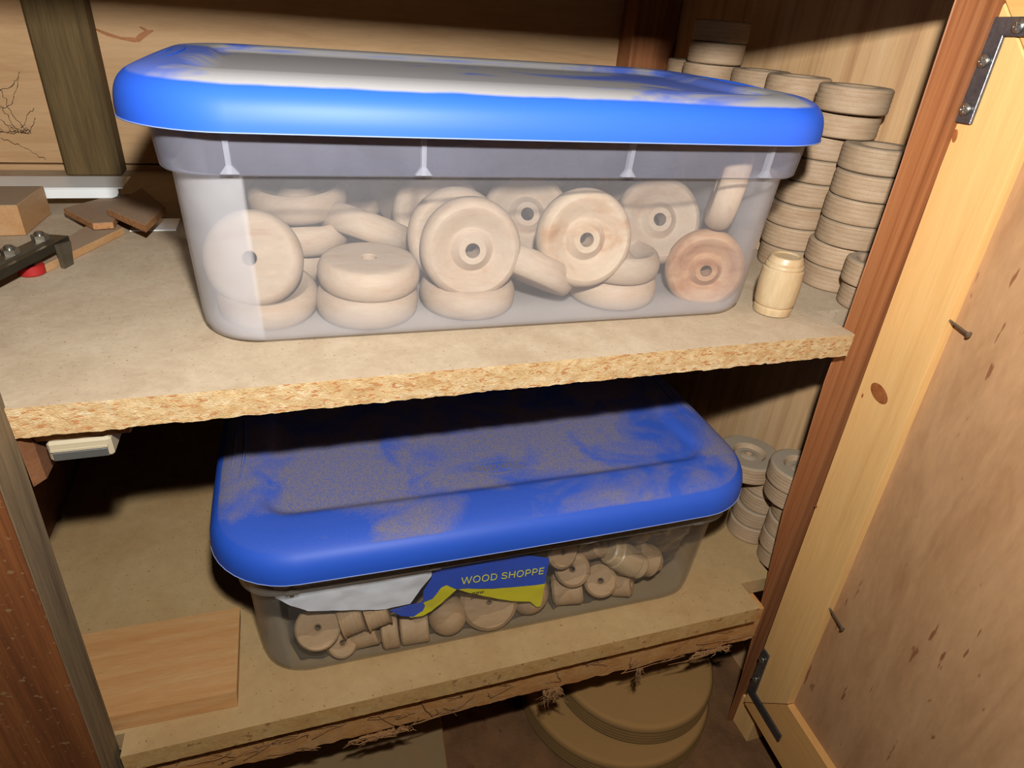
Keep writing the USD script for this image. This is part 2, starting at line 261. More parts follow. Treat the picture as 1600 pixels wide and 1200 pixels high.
def frosted(name, f_clear, f_frost, x_edge, tint):
    """Milky polypropylene: a clear smooth panel in the middle of the long sides (|x| < x_edge), frosted towards the ends."""
    N = {'tc': ('texture_coordinate', {}), 's': ('separate_xyz', {}), 'neg': ('math', {'math_type': 'multiply', 'value2': -1.0}), 'el': ('map_range', {'from_min': x_edge - .0008, 'from_max': x_edge + .0008, 'to_min': f_clear, 'to_max': f_frost, 'clamp': True}), 'er': ('map_range', {'from_min': x_edge - .004, 'from_max': x_edge + .022, 'to_min': f_clear, 'to_max': f_frost * .8, 'clamp': True}), 'ex': ('math', {'math_type': 'maximum'}), 'bz': ('map_range', {'from_min': .004, 'from_max': .020, 'to_min': f_clear * 2.4, 'to_max': 0.0, 'clamp': True}), 'e': ('math', {'math_type': 'add'}),
         'n': ('noise_texture', {'scale': 60.0, 'detail': 3.0}), 'nr': ('map_range', {'to_min': .75, 'to_max': 1.25}), 'm': ('math', {'math_type': 'multiply'}),
         't': ('transparent_bsdf', {'color': (.97, .97, .97)}), 'd': ('diffuse_bsdf', {'color': tint}), 'tr': ('translucent_bsdf', {'color': tint}), 'dt': ('mix_closure', {'fac': .35}),
         'g': ('glossy_bsdf', {'color': (1, 1, 1), 'roughness': .32}), 'a': ('mix_closure', {}), 'fr': ('layer_weight', {'blend': .5}), 'pw': ('math', {'math_type': 'power', 'value2': 4.0}), 'frm': ('math', {'math_type': 'multiply_add', 'value2': .30, 'value3': .012}), 'o': ('mix_closure', {})}
    L = [('tc.object', 's.vector'), ('s.x', 'neg.value1'), ('neg.value', 'el.value'), ('s.x', 'er.value'), ('el.result', 'ex.value1'), ('er.result', 'ex.value2'), ('s.z', 'bz.value'), ('ex.value', 'e.value1'), ('bz.result', 'e.value2'), ('tc.object', 'n.vector'), ('n.fac', 'nr.value'), ('e.value', 'm.value1'), ('nr.result', 'm.value2'), ('d.BSDF', 'dt.closure1'), ('tr.BSDF', 'dt.closure2'),
         ('m.value', 'a.fac'), ('t.BSDF', 'a.closure1'), ('dt.closure', 'a.closure2'), ('fr.facing', 'pw.value1'), ('pw.value', 'frm.value1'), ('frm.value', 'o.fac'), ('a.closure', 'o.closure1'), ('g.BSDF', 'o.closure2')]
    LOOK[name] = usdkit.material(stage, f'/World/Looks/{name}', N, L, surface='o.closure')
frosted('bin_body', .080, .32, .1275, (.66, .645, .665))
frosted('bin_band', .17, .19, .14, (.44, .445, .545))
frosted('bin_rib', .30, .30, .14, (.55, .56, .62))
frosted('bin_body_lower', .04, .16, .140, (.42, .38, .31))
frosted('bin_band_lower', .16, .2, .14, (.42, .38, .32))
def film(name, fac, tint, rough, gloss):
    N = {'t': ('transparent_bsdf', {'color': (.95, .95, .95)}), 'd': ('diffuse_bsdf', {'color': tint}), 'g': ('glossy_bsdf', {'color': (1, 1, 1), 'roughness': rough}), 'a': ('mix_closure', {'fac': fac}), 'lw': ('layer_weight', {'blend': .5}), 'pw': ('math', {'math_type': 'power', 'value2': 3.0}),
         'k': ('math', {'math_type': 'multiply_add', 'value2': gloss, 'value3': .035}), 'o': ('mix_closure', {})}
    LOOK[name] = usdkit.material(stage, f'/World/Looks/{name}', N, [('t.BSDF', 'a.closure1'), ('d.BSDF', 'a.closure2'), ('lw.facing', 'pw.value1'), ('pw.value', 'k.value1'), ('k.value', 'o.fac'), ('a.closure', 'o.closure1'), ('g.BSDF', 'o.closure2')], surface='o.closure')
film('clear_film', .03, (.60, .56, .50), .12, .5)

# ------------------------------------------------------------------ the cabinet
Z2, T = -0.2248, 0.0144
FLOOR = -0.41
obj('wall_back', cat(box(.03, .705, .427, .445, .006, .42, .0006), box(.03, .705, .4275, .445, -.45, .0045, .0006)), 'ply_back', kind='structure', label='pale plywood back wall of the cabinet')
obj('wall_right', box(.705, .722, .012, .445, -.45, .42, .0006), 'ply_right', kind='structure', label='plywood right side wall with upright grain')
obj('wall_left', box(.030, .045, .0, .427, -.45, .42, .0006), 'ply_right', kind='structure', label='plywood left side wall of the cabinet')
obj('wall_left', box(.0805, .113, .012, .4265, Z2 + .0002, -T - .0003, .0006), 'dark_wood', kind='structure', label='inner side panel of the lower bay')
obj('floor', box(.03, .8, -.25, .445, FLOOR - .02, FLOOR, .0006), 'dirt_floor', kind='structure', label='dusty brown floor of the cabinet')
for k, dx in enumerate((0,)):
    obj('ceiling', cat(box(.062, .72, .0, .43, .1895, .205, .0008), box(.485, .66, -.001, .018, .1805, .19, .0008)), 'chip_top', kind='structure', label='underside of the next shelf up, with a batten at right')

def front_lip(x0, x1, yf, yb, z, t, amp, seed):
    """Front strip of a chipboard shelf with a ragged sawn edge."""
    nx = 260; xs = np.linspace(x0, x1, nx); rows = [(0, .0, 0.), (.0006, .0006, .5), (.16, 0, 1), (.32, 0, 1), (.48, 0, 1), (.64, 0, 1), (.8, 0, 1), (1, .0, 1.)]
    V = []
    for i, X in enumerate(xs):
        V.append((X, yb, z - t)); V.append((X, yb, z))
        for fr, _, w in rows:
            zz = z - fr * t; n = meshkit.fbm(np.array([[X * 420, zz * 500, seed]]), 3, seed)[0] - .5
            dz = (meshkit.fbm(np.array([[X * 300, 3.3, seed]]), 4, seed + 5)[0] - .5) * amp * 1.6 if fr == 1 else 0
            V.append((X, yf + n * amp * w + (.0006 if fr == 0 else 0), zz + dz))
    k = 2 + len(rows); F = []
    for i in range(nx - 1):
        for j in range(k):
            j2 = (j + 1) % k; a, b, c, d = i*k+j, i*k+j2, (i+1)*k+j2, (i+1)*k+j; F += [(a, b, c), (a, c, d)]
    for e, s in ((0, 1), ((nx - 1) * k, -1)):
        for j in range(1, k - 1): F.append((e, e + j + 1, e + j) if s > 0 else (e, e + j, e + j + 1))
    m = trimesh.Trimesh(np.array(V), np.array(F), process=False)
    if m.volume < 0: m.invert()
    return m
def faces_where(m, sel):
    """Splits a mesh in two by a mask on its faces."""
    a = m.submesh([np.nonzero(sel)[0]], append=True, repair=False); b = m.submesh([np.nonzero(~sel)[0]], append=True, repair=False)
    return a, b
def chip_shelf(label, z, x0, x1, yf, edge, seed, left, amp, top='chip_top'):
    left = .0455
    t = thing('shelf_board', label, 'shelf', (0, 0, z))
    lip = front_lip(x0, x1, yf, .034, 0, T, amp, seed)
    def solid(m): return m3.Manifold(m3.Mesh(np.asarray(m.vertices, np.float32), np.asarray(m.faces, np.uint32)))
    def cube(a, b, c, d): return m3.Manifold.cube([b - a, d - c, T]).translate([a, c, -T])
    whole = solid(lip) + cube(left, .7045, .0335, .4265) + cube(left, x0 + .0005, .0050, .0340) + cube(x1 - .0005, x1 + .030, .0154 if z < -.1 else .033, .0340)
    lip = tm(whole); n = lip.face_normals; c = lip.triangles_center
    front = (c[:, 1] < .0035) & (c[:, 2] < -.0003) & (n[:, 1] < -.3) & (c[:, 0] > x0 + .0002) & (c[:, 0] < x1 - .0002)
    front |= (np.abs(n[:, 0]) > .8) & (c[:, 1] < .03) & (c[:, 0] > x1 - .002)
    fe, rest = faces_where(lip, front)
    obj('board', rest, top, t, smooth=20)
    obj('front_edge', fe, edge, t, smooth=25, label='raw sawn chipboard edge')
    return t
chip_shelf('upper chipboard shelf with a pale sawn front edge, under the bin of large wheels', 0, .1985, .6265, -.001, 'chip_edge', 3, .0805, .0011)
chip_shelf('lower dusty chipboard shelf with a worn edge, under the bin with the plastic bags', Z2, .1948, .6230, -.0095, 'chip_edge_worn', 9, .0805, .0004, 'chip_top_brown')

# wooden uprights
lp = thing('corner_post', 'dark stained timber post at the left front of the cabinet, dusty inner face', 'post', (0, 0, 0))
zt, zb = .42, -.45
def lerp(a, b, t): return a + (b - a) * t
def px(z): return .1964 + .031 * (z + .05)
front = hull([(.02, -.0235, zb), (.02, -.0235, zt), (px(zb) + .0, -.0235, zb), (px(zt) + .0, -.0235, zt), (.02, -.003, zb), (.02, -.003, zt), (px(zb) - .001, -.003, zb), (px(zt) - .001, -.003, zt)])
obj('front_timber', front, 'post_fir', lp, smooth=False)
side = hull([(px(z) - .004, y, z) for z in (zb, zt) for y in (-.022, .0)] + [(px(z) + .0006, y, z) for z in (zb, zt) for y in (-.0228, .0005)])
obj('dusty_face', side, 'post_dusty', lp, smooth=False, label='grey dusty inner face of the post')

SL = [(.6225, .30), (.6251, .1686), (.6277, .0945), (.6289, 0), (.6286, -.04), (.6314, -.086), (.6338, -.149), (.6415, -.215), (.650, -.29), (.6548, -.346), (.66, -.46)]
def strip_mesh():
    n = len(SL); V = []; k = 6
    for x, z in SL:
        d = .0300 if z > -.02 else .0150                     # thinner where it was planed for the wheels' bay
        V += [(x, .0105, z), (x + .0006, .0100, z), (.704, .0100, z), (.704, .0122, z), (min(x + (d - .01) * 1.25 + .012, .700), d, z), (x + (d - .01) * 1.25, d, z)]
    F = []
    for i in range(n - 1):
        for j in range(k):
            j2 = (j + 1) % k; a, b, c, d = i*k+j, i*k+j2, (i+1)*k+j2, (i+1)*k+j; F += [(a, b, c), (a, c, d)]
    for e, q in ((0, 1), ((n - 1) * k, -1)):
        for t in ((0, 1, 3), (1, 2, 3), (0, 3, 4), (0, 4, 5)): F.append(tuple(e + u for u in (t if q < 0 else t[::-1])))
    m = trimesh.Trimesh(np.array(V), np.array(F), process=False)
    if m.volume < 0: m.invert()
    return m
obj('frame_stile', strip_mesh(), 'red_fir', smooth=20, label='reddish fir upright between the shelves and the open door', cat='frame post')
obj('wall_stud', box(.1285, .1717, .4025, .4268, .0005, .189, .0012), 'grey_stud', label='weathered grey brown stud against the back wall at upper left', cat='stud')
obj('corner_stud', box(.655, .7045, .396, .4268, .0005, .189, .0012), 'red_fir', label='reddish stud in the dark back right corner of the upper bay', cat='stud')
def ragged_rail():
    nx = 200; xs = np.linspace(.200, .6395, nx); V = []; F = []; k = 7
    for X in xs:
        n = lambda q, sc, sd: meshkit.fbm(np.array([[X * sc, q, 1.7]]), 4, sd)[0] - .5
        top = -.2412 + n(1, 120, 2) * .0022; bot = -.2765 - max(0, n(2, 60, 4)) * .0075 + n(5, 260, 8) * .0028; f = .0012
        V += [(X, .018, -.2405), (X, .004, -.2405), (X, f + n(3, 140, 5) * .0012, top), (X, f - .0004 + n(4, 160, 6) * .0022, -.252), (X, f - .0004 + n(6, 160, 7) * .0022, -.265), (X, f + n(7, 140, 9) * .0016, bot), (X, .018, bot + .001)]
    for i in range(nx - 1):
        for j in range(k):
            j2 = (j + 1) % k; a, b, c, d = i*k+j, i*k+j2, (i+1)*k+j2, (i+1)*k+j; F += [(a, b, c), (a, c, d)]
    for e, q in ((0, 1), ((nx - 1) * k, -1)):
        for j in range(1, k - 1): F.append((e, e + j, e + j + 1) if q < 0 else (e, e + j + 1, e + j))
    m = trimesh.Trimesh(np.array(V), np.array(F), process=False)
    if m.volume < 0: m.invert()
    return m
obj('shelf_rail', ragged_rail(), 'dusty_cleat', label='dust caked wooden rail under the front of the lower shelf', cat='rail')
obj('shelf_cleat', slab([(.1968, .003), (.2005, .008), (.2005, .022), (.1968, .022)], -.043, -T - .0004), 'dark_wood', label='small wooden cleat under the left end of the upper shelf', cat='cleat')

# magnetic catch
mc = thing('magnetic_catch', 'magnetic door catch on a wood strip under the left end of the upper shelf', 'door catch', (.2175, .016, -.026))
obj('mounting_strip', box(-.0165, .0205, -.0085, .012, .0034, .0112, .0006), 'scrap_end', mc)
obj('housing', box(-.0125, .0122, -.0100, .010, -.0068, .0033, .0012), 'catch_plastic', mc)
obj('strike_plate', box(-.0112, .0108, -.0112, -.0101, -.0012, .0002, .0002), 'catch_plastic', mc)
obj('magnet', box(-.0108, .0104, -.0109, -.0101, -.0058, -.0016, .0003), 'catch_steel', mc, label='grey steel faced magnet')

# ------------------------------------------------------------------ the open door at right
ang = math.radians(-95); da = np.array([math.cos(ang), math.sin(ang), 0.0]); tilt = math.radians(1.43)
aa = da * math.cos(tilt) + np.array([0, 0, 1.0]) * math.sin(tilt) * .0
zz = np.array([0, 0, 1.0]) - da * .025; zz /= np.linalg.norm(zz); aa = da + np.array([0, 0, .025]); aa /= np.linalg.norm(aa); nn = np.cross(aa, zz)
if nn[0] > 0: nn = -nn
DM = Gf.Matrix4d(*aa, 0, *np.cross(zz, aa), 0, *zz, 0, .655, -.003, 0, 1)     # local x along the door, z up; local y = zz x aa
inside = 1.0 if np.cross(zz, aa).dot(nn) > 0 else -1.0                             # which local y faces the room
d1 = thing('cabinet_door', 'open pine framed cabinet door with plywood panel and steel corner brackets', 'door', matrix=DM)
def dbox(a0, a1, n0, n1, z0, z1, c=.0006):
    y0, y1 = sorted((n0 * inside, n1 * inside)); return box(a0, a1, y0, y1, z0, z1, c)
def dprism(poly, n0, n1, c=.0008):
    poly = np.array(poly, float); ctr = poly.mean(0); inn = poly + (ctr - poly) / np.linalg.norm(ctr - poly, axis=1, keepdims=True) * c * 1.3
    return hull([(p[0], inside * (n1 - c), p[1]) for p in poly] + [(p[0], inside * n1, p[1]) for p in inn] + [(p[0], inside * n0, p[1]) for p in poly])
A0, A1, AW, ZT, ZB, ZTI, ZBI = -.0108, .0298, .40, .1745, -.364, .1335, -.3095
e = .00025
obj('frame_board', dprism([(A0, ZB), (A0, ZT), (A1, ZTI), (A1, ZBI)], -.019, 0), 'pine', d1, smooth=False)
obj('frame_board', dprism([(A0 + e*2, ZT), (AW, ZT), (AW - .04, ZTI), (A1 + e, ZTI + e)], -.019, -.0001), 'pine_rail', d1, smooth=False)
obj('frame_board', dprism([(A0 + e*2, ZB), (AW, ZB), (AW - .04, ZBI), (A1 + e, ZBI - e)], -.019, -.0001), 'pine_rail', d1, smooth=False)
obj('frame_board', dprism([(AW + e, ZB), (AW + e, ZT), (AW - .04 + e, ZTI), (AW - .04 + e, ZBI)], -.019, -.0001), 'pine', d1, smooth=False)
obj('plywood_panel', dbox(A1 - .012, AW - .028, -.013, -.0062, ZBI - .012, ZTI + .012), 'ply_door', d1, smooth=False)
def knot(a, z, ra, rz, rot=0.0):
    t = np.arange(20) * 2 * PI / 20; p = np.stack([ra * np.cos(t), rz * np.sin(t)], 1); c, s = math.cos(rot), math.sin(rot); p = p @ np.array([[c, s], [-s, c]])
    return hull([(a + q[0] * k, inside * y, z + q[1] * k) for q in p for k, y in ((1, .00002), (.8, .00022), (1, -.001))])
for a, z, ra, rz, ro in ((.0052, -.0395, .0082, .0050, -.30), (-.0088, .1110, .0017, .0034, .2), (-.0105, -.1425, .0011, .0014, 0), (-.0062, -.0475, .0008, .0016, 0)):
    obj('knot', knot(a, z, ra, rz, ro), 'knot_wood', d1, smooth=40, label='brown pine knot')
def L_plate(a0, a1, za, zb_, zh0, zh1, ah):
    """Flat corner bracket: upright leg a0..a1 from za to zb_, level leg zh0..zh1 out to ah."""
    v = dbox(a0, a1, .0001, .0021, min(za, zb_), max(za, zb_), .0003); h = dbox(a0, ah, .0001, .0021, zh0, zh1, .0003)
    A = m3.Manifold(m3.Mesh(np.asarray(v.vertices, np.float32), np.asarray(v.faces, np.uint32))); B = m3.Manifold(m3.Mesh(np.asarray(h.vertices, np.float32), np.asarray(h.faces, np.uint32)))
    return tm(A + B)
def screw(a, z, r=.0032):
    prof = [(0.0001, .0002), (r, .0002), (r * .96, .0012), (r * .7, .0019), (r * .3, .0022), (0.0001, .0022)]
    m = revolve(prof, 20)
    cross = [cat(box(-r*.55, r*.55, -r*.1, r*.1, .0015, .003, .0001)), cat(box(-r*.1, r*.1, -r*.55, r*.55, .0015, .003, .0001))]
    A = m3.Manifold.hull_points(np.asarray(m.vertices))
    for c in cross: A = A - m3.Manifold.hull_points(np.asarray(c.vertices))
    m = tm(A); m.apply_transform(frame((a, inside * .0021, z), (0, inside, 0), (1, 0, 0.3))); return m
b1 = obj('corner_bracket', L_plate(-.0106, -.0006, .1177, .1664, .1581, .1664, .046), 'steel', d1, smooth=False, label='steel corner bracket at the top of the door')
b2 = obj('corner_bracket', L_plate(-.0096, -.0018, -.347, -.292, -.347, -.3388, .037), 'steel', d1, smooth=False, label='steel corner bracket at the bottom of the door')
for bp, a, z in ((b1, -.0056, .147), (b1, -.0060, .1245), (b1, .0066, .1624), (b1, .031, .1624), (b2, -.0062, -.3015), (b2, -.0060, -.3255)):
    obj('screw', screw(a, z), 'screw_steel', bp, smooth=30)
for a, z in ((.0305, .0205), (.0325, -.2025)):
    m = cat(cyl((a - .004, inside * -.0022, z + .0004), (a + .0142, inside * -.0005, z - .0016), .00075, 10), cyl((a + .0140, inside * -.0005, z - .0016), (a + .0149, inside * -.0005, z - .0017), .0017, 12, .0002))
    obj('nail', m, 'screw_steel', d1, smooth=30, label='nail poking out of the frame')

# ------------------------------------------------------------------ the two plastic bins
def make_bin(name, label, loc, rotz, lid, body, band, hl_shift=0.0, logo=True, rib='bin_rib'):
    t = thing(name, label, 'storage box', loc, rotz)
    HL, HW = .174 + hl_shift, .1058
    w = .0011
    outer = [(.1520, .0795, .028, 0.0003), (.1552, .0836, .029, .0020), (.1566, .0856, .029, .006), (.1571, .0865, .029, .012), (.1574, .0880, .027, .04), (.1578, .0908, .025, .0835)]
    inner = [(a - w, b - w, r - w, z + (w if k == 0 else 0)) for k, (a, b, r, z) in enumerate(outer)]
    rings = [ring3(rrect(a, b, r), z) for a, b, r, z in outer] + [ring3(rrect(a, b, r), z) for a, b, r, z in inner[::-1]]
    m = loft(rings, cap0=False, cap1=False)
    # bottom skins: outer and inner
    b0 = loft([rings[0], rings[0] * [.5, .5, 1] + [0, 0, .0]], cap0=False, cap1=True); b0.invert()
    b1_ = loft([rings[-1], rings[-1] * [.5, .5, 1]], cap0=False, cap1=True)
    obj('body', cat(m, b0, b1_), body, t, smooth=50)
    bo = [(.1578, .0909, .025, .0835), (.1605, .0945, .024, .0838), (.1613, .0955, .024, .0848), (.1625, .0972, .024, .1035)]
    bi = [(a - w, b - w, r - w, z) for a, b, r, z in bo]
    rb = [ring3(rrect(a, b, r), z) for a, b, r, z in bo] + [ring3(rrect(a, b, r), z) for a, b, r, z in bi[::-1]]
    obj('rim_band', loft(rb, closed=True), band, t, smooth=50, label='stepped milky band under the lid')
    for sx in (-.1315, -.0507, .0507, .1305):
        for sy in (-1, 1):
            rb_ = hull([(sx + dx, sy * (y + oy), z) for dx in (-.0011, .0011) for y, z in ((.0955, .0848), (.0972, .1028)) for oy in (-.003, .0004)])
            rb_ = cat(rb_, hull([(sx + dx, sy * y, z) for dx, z in ((-.0038, .0849), (.0038, .0849), (-.0011, .0885), (.0011, .0885)) for y in (.0935, .09605)]))
            obj('stiffening_rib', rb_, rib, t, smooth=False)
    # lid
    cp = np.array([(0.0, .1028), (0.0, .1060), (.0004, .1095), (.0013, .1130), (.0030, .1162), (.0055, .1188), (.0090, .1208), (.0135, .1221), (.019, .1228), (.026, .1230), (.0322, .1227), (.0348, .1218), (.0376, .1203), (.0400, .1195), (.042, .1194)])
    from scipy.interpolate import PchipInterpolator
    tt = np.concatenate([[0], np.cumsum(np.linalg.norm(np.diff(cp, axis=0), axis=1))]); ts = np.linspace(0, tt[-1], 34)
    prof = np.stack([PchipInterpolator(tt, cp[:, 0])(ts), PchipInterpolator(tt, cp[:, 1])(ts)], 1)
    rings = []
    for k, (ins, z) in enumerate(prof):
        u = ins / .042; rec = max(0.0, (u - .55) / .45)
        r = .045 - .029 * u
        rings.append(ring3(rrect(HL - ins * .72, HW - ins, r, bx=.003 * (1 - u) - .010 * rec, by=.0022 * (1 - .4 * u)), z))
    under = [(.0012, .1028), (.0016, .1135), (.0105, .1192), (.042, .1180)]
    for ins, z in under[::-1]:
        u = ins / .042; rec = max(0.0, (u - .55) / .45)
        rings.append(ring3(rrect(HL - ins * .72, HW - ins,   .045 - .029 * u, bx=.003 * (1 - u) - .010 * rec, by=.0022 * (1 - .4 * u)), z))
    n_top = len(prof)
    shell = loft([*rings[n_top:], *rings[:n_top]], cap0=True, cap1=True)
    shell.fix_normals()
    lp_ = obj('lid', shell, lid, t, smooth=35, label='dusty blue plastic lid')
    lipr = ring3(rrect(HL + .0001, HW + .0001, .045, bx=.003, by=.0022), .1030); lipr = np.vstack([lipr, lipr[:2]])
    obj('worn_lip', tube(lipr, .00032, 5), 'lip_pale', lp_, smooth=True, label='pale worn lower lip of the lid')
    for s in (-1, 1):
        for k, (x0, hy, bow) in enumerate(((.1655, .044, .006), (.1600, .050, .007), (.1535, .058, .009))):
            y = np.linspace(-hy, hy, 22); q = y / hy
            zc = np.interp(.174 + hl_shift - (x0 - bow * (1 - q ** 2) * .6), [0.004, .0065, .0097, .0137, .0187, .0243], [.1188, .1208, .1221, .1228, .1230, .1214])
            pts = np.stack([s * (x0 - bow * (1 - q ** 2) * .6 + .0 * y), y, zc - .0002], 1)
            obj('grip_rib', tube(pts, .0012 * np.clip(1.2 - np.abs(q), .25, 1), 6), lid, lp_, smooth=True)
    if logo:
        tx = meshkit.text_mesh('Sterilite', .0068, .0007); c = tx.bounds.mean(0); tx.apply_translation(-c); tx.vertices[:, 0] *= .031 / np.ptp(tx.vertices[:, 0])
        tx.apply_transform(trimesh.transformations.rotation_matrix(PI, [0, 0, 1])); tx.apply_translation((-.0005, -.0498, .1192))
        obj('embossed_lettering', tx, 'lid_emboss', lp_, smooth=False, label='raised maker lettering, upside down')
        a = np.linspace(0, 2 * PI, 61)
        obj('embossed_outline', tube(np.stack([-.0005 + .0185 * np.sign(np.cos(a)) * np.abs(np.cos(a)) ** .7, -.0498 + .0062 * np.sign(np.sin(a)) * np.abs(np.sin(a)) ** .8, np.full(61, .1194)], 1), .0003, 5), 'lid_emboss', lp_, smooth=True)
    return t
plain('lip_pale', lin(150, 168, 220), .6)
plain('lid_emboss', lin(124, 116, 122), .8)
bin1 = make_bin('storage_bin', 'upper clear plastic bin of large wooden wheels with a thickly dusted blue lid', (.4253, .1220, .0002), -.0178, 'lid_blue_upper', 'bin_body', 'bin_band', logo=False)
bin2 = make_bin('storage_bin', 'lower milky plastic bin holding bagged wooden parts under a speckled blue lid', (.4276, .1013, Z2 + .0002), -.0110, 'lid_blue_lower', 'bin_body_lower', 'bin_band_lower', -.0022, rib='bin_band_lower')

# ------------------------------------------------------------------ wheels in the upper bin
RW = .0275
def wheel_mesh():
    half = [(.0040, .0066), (.0072, .0070), (.0078, .0066), (.0105, .0034), (.0118, .0026), (.0135, .0030), (.0175, .0056), (.0208, .0076), (.0228, .0082), (.0248, .0074), (.0264, .0052), (.0273, .0026), (.0275, 0.0)]
    back = [(.0273, -.0026), (.0264, -.0052), (.0248, -.0074), (.0228, -.0081), (.0200, -.0083), (.0045, -.0083), (.0040, -.0079)]
    return revolve(half + back, 56)
WM = wheel_mesh()
# <WHEELS>
WHEELS = [
    ((0.4053, 0.062, 0.0389), (-0.08, -1, 0.12), 0, 1, 'hubbed wooden wheel standing at the front centre of the upper bin, overlapping another'),
    ((0.4015, 0.0795, 0.0397), (-0.12, -1, 0.16), 0, 1, 'hubless looking wheel edge standing right behind the front centre wheel of the upper bin'),
    ((0.4697, 0.058, 0.044), (-0.12, -1, 0.18), 0, 1, 'hubbed upright wheel with a dark stained dish, right of the front centre wheel'),
    ((0.534, 0.09, 0.0437), (-0.25, -1, 0.42), 0, 1, 'upright pale wheel with a flush hub ring in the right half of the upper bin'),
    ((0.5585, 0.064, 0.0204), (-0.42, -1, 0.05), 0, 0.9, 'reddish wheel leaning at the lower right front corner of the upper bin'),
    ((0.294, 0.074, 0.0328), (-0.25, -1, 0.42), 1, 0.9, 'wheel leaning with its flat back outwards behind the far left frosted corner'),
    ((0.299, 0.0775, 0.0108), (-0.03, -0.18, 1), 0, 0.93, 'wheel lying nearly flat on the bin bottom at far left, under the leaning one'),
    ((0.3499, 0.0697, 0.0099), (0, 0, 1), 1, 1, 'lower wheel of the flat pair lying left of centre in the upper bin'),
    ((0.3513, 0.0685, 0.0258), (0.02, -0.04, 1), 1, 0.98, 'upper wheel of the flat pair lying left of centre, small hole upward'),
    ((0.4073, 0.073, 0.0099), (0, 0, 1), 0, 1, 'wheel lying flat under the standing front centre wheel of the upper bin'),
    ((0.4445, 0.072, 0.0225), (0.42, 0.27, 0.87), 0, 1, 'slanted wheel wedged below and between the two hubbed front wheels'),
    ((0.4985, 0.072, 0.0262), (0.05, -0.02, 1), 0, 1, 'upper of two flat wheels below the flush hub wheel, right of centre'),
    ((0.4993, 0.0726, 0.0098), (0, 0, 1), 0, 1, 'bottom one of two flat wheels below the flush hub wheel, right of centre'),
    ((0.453, 0.11, 0.042), (-0.2, -1, 0.55), 0, 1, 'half shadowed wheel with a stepped hub, behind and between the two hubbed front wheels'),
    ((0.5625, 0.064, 0.07), (-0.8, 0.52, 0.12), 1, 0.9, 'wheel seen edge-on high at the right end of the upper bin'),
    ((0.545, 0.13, 0.056), (-0.9, -0.55, 0.3), 1, 1, 'thin sliver of a wheel between the flush hub wheel and the edge-on one'),
    ((0.3187, 0.13, 0.05), (-0.03, -0.1, 1), 0, 1, 'wheel lying high at left with a shadowed top, uppermost of its pile'),
    ((0.3185, 0.12, 0.033), (0, 0, 1), 0, 1, 'pale rounded wheel lying just under the shadow topped one at left'),
    ((0.311, 0.123, 0.0165), (0, 0, 1), 0, 1, 'mostly hidden wheel at the bottom of the left pile, behind the leaning one'),
    ((0.356, 0.118, 0.0345), (0.36, 0.27, 0.9), 0, 1, 'wheel slanting down to the right behind the flat pair of the upper bin'),
    ((0.385, 0.148, 0.042), (0.8, 0.5, 0.4), 0, 1, 'rounded wheel end poking out left of the shadow topped upright wheel'),
    ((0.399, 0.118, 0.0414), (-0.2, -1, 0.3), 0, 1, 'upright wheel with a shadowed top behind the front centre pair'),
    ((0.35, 0.18, 0.044), (-0.3, -0.9, 0.5), 0, 1, 'dim wheel deep in shadow at left rear of the upper bin, above the slanting one'),
    ((0.43, 0.175, 0.048), (0.1, -1, 0.5), 0, 1, 'dim wheel at the rear in shadow above the front centre pair'),
    ((0.499, 0.17, 0.048), (-0.2, -1, 0.6), 0, 1, 'dim wheel at the rear in shadow above the stained dish wheel'),
    ((0.498, 0.13, 0.013), (0, -0.2, 1), 0, 1, 'wheel at the bin bottom glimpsed behind the stained dish wheel'),
]
# </WHEELS>
for c, n, flip, sc, label in WHEELS:
    m = WM.copy(); m.apply_scale(sc)
    if flip: m.apply_transform(trimesh.transformations.rotation_matrix(PI, [1, 0, 0]))
    m.apply_transform(trimesh.transformations.rotation_matrix(random.uniform(0, 6.28), [0, 0, 1]))
    path = numbered('/World', 'wheel_blank')
    g = usdkit.mesh(stage, path, m, LOOK['wheel_cherry' if 'reddish' in label else 'wheel_stained' if 'stained' in label and 'hubbed' in label else 'wheel_maple'], smooth=35)
    F = frame(c, n); g.AddTransformOp().Set(Gf.Matrix4d(*map(float, F.T.ravel())))
    keys(g.GetPrim(), label, 'wheel', 'large wooden wheels in the upper bin')

# ------------------------------------------------------------------ stacks of treaded wheels beside the bins
RS, TS = .0225, .0158
def tread_mesh(R=RS, t=TS, hole=True):
    h = t / 2 - .00015
    side = [(R - .0016, h), (R - .0004, h - .0007), (R, h - .0016)]
    for k in range(4):
        z = h - .0028 - k * .0028; side += [(R, z + .0005), (R - .00022, z + .0001), (R - .00022, z - .0001), (R, z - .0005)]
    side += [(R, -h + .0016), (R - .0004, -h + .0007), (R - .0016, -h)]
    top = [(.0026, h - .0052), (.0032, h - .0022), (.0052, h - .0026), (.0068, h - .0036), (.0108, h - .0036), (.0124, h - .0010), (.0134, h - .0002), (R - .005, h)]
    bot = [(r, -z) for r, z in top[::-1]]
    return revolve(top + side + bot, 56)
TM_ = tread_mesh()
TM_PLAIN = revolve([(.0026, TS/2 - .0022), (.0032, TS/2 - .0012), (.0105, TS/2 - .0012), (.0118, TS/2 - .0003), (RS - .0018, TS/2 - .0002), (RS - .0005, TS/2 - .0009), (RS, TS/2 - .002), (RS, -TS/2 + .002), (RS - .0005, -TS/2 + .0009), (RS - .0018, -TS/2 + .0002), (.0032, -TS/2 + .0002), (.0026, -TS/2 + .001)], 56)
ORD = ['bottom', 'second', 'third', 'fourth', 'fifth', 'sixth', 'seventh', 'eighth', 'ninth', 'tenth']
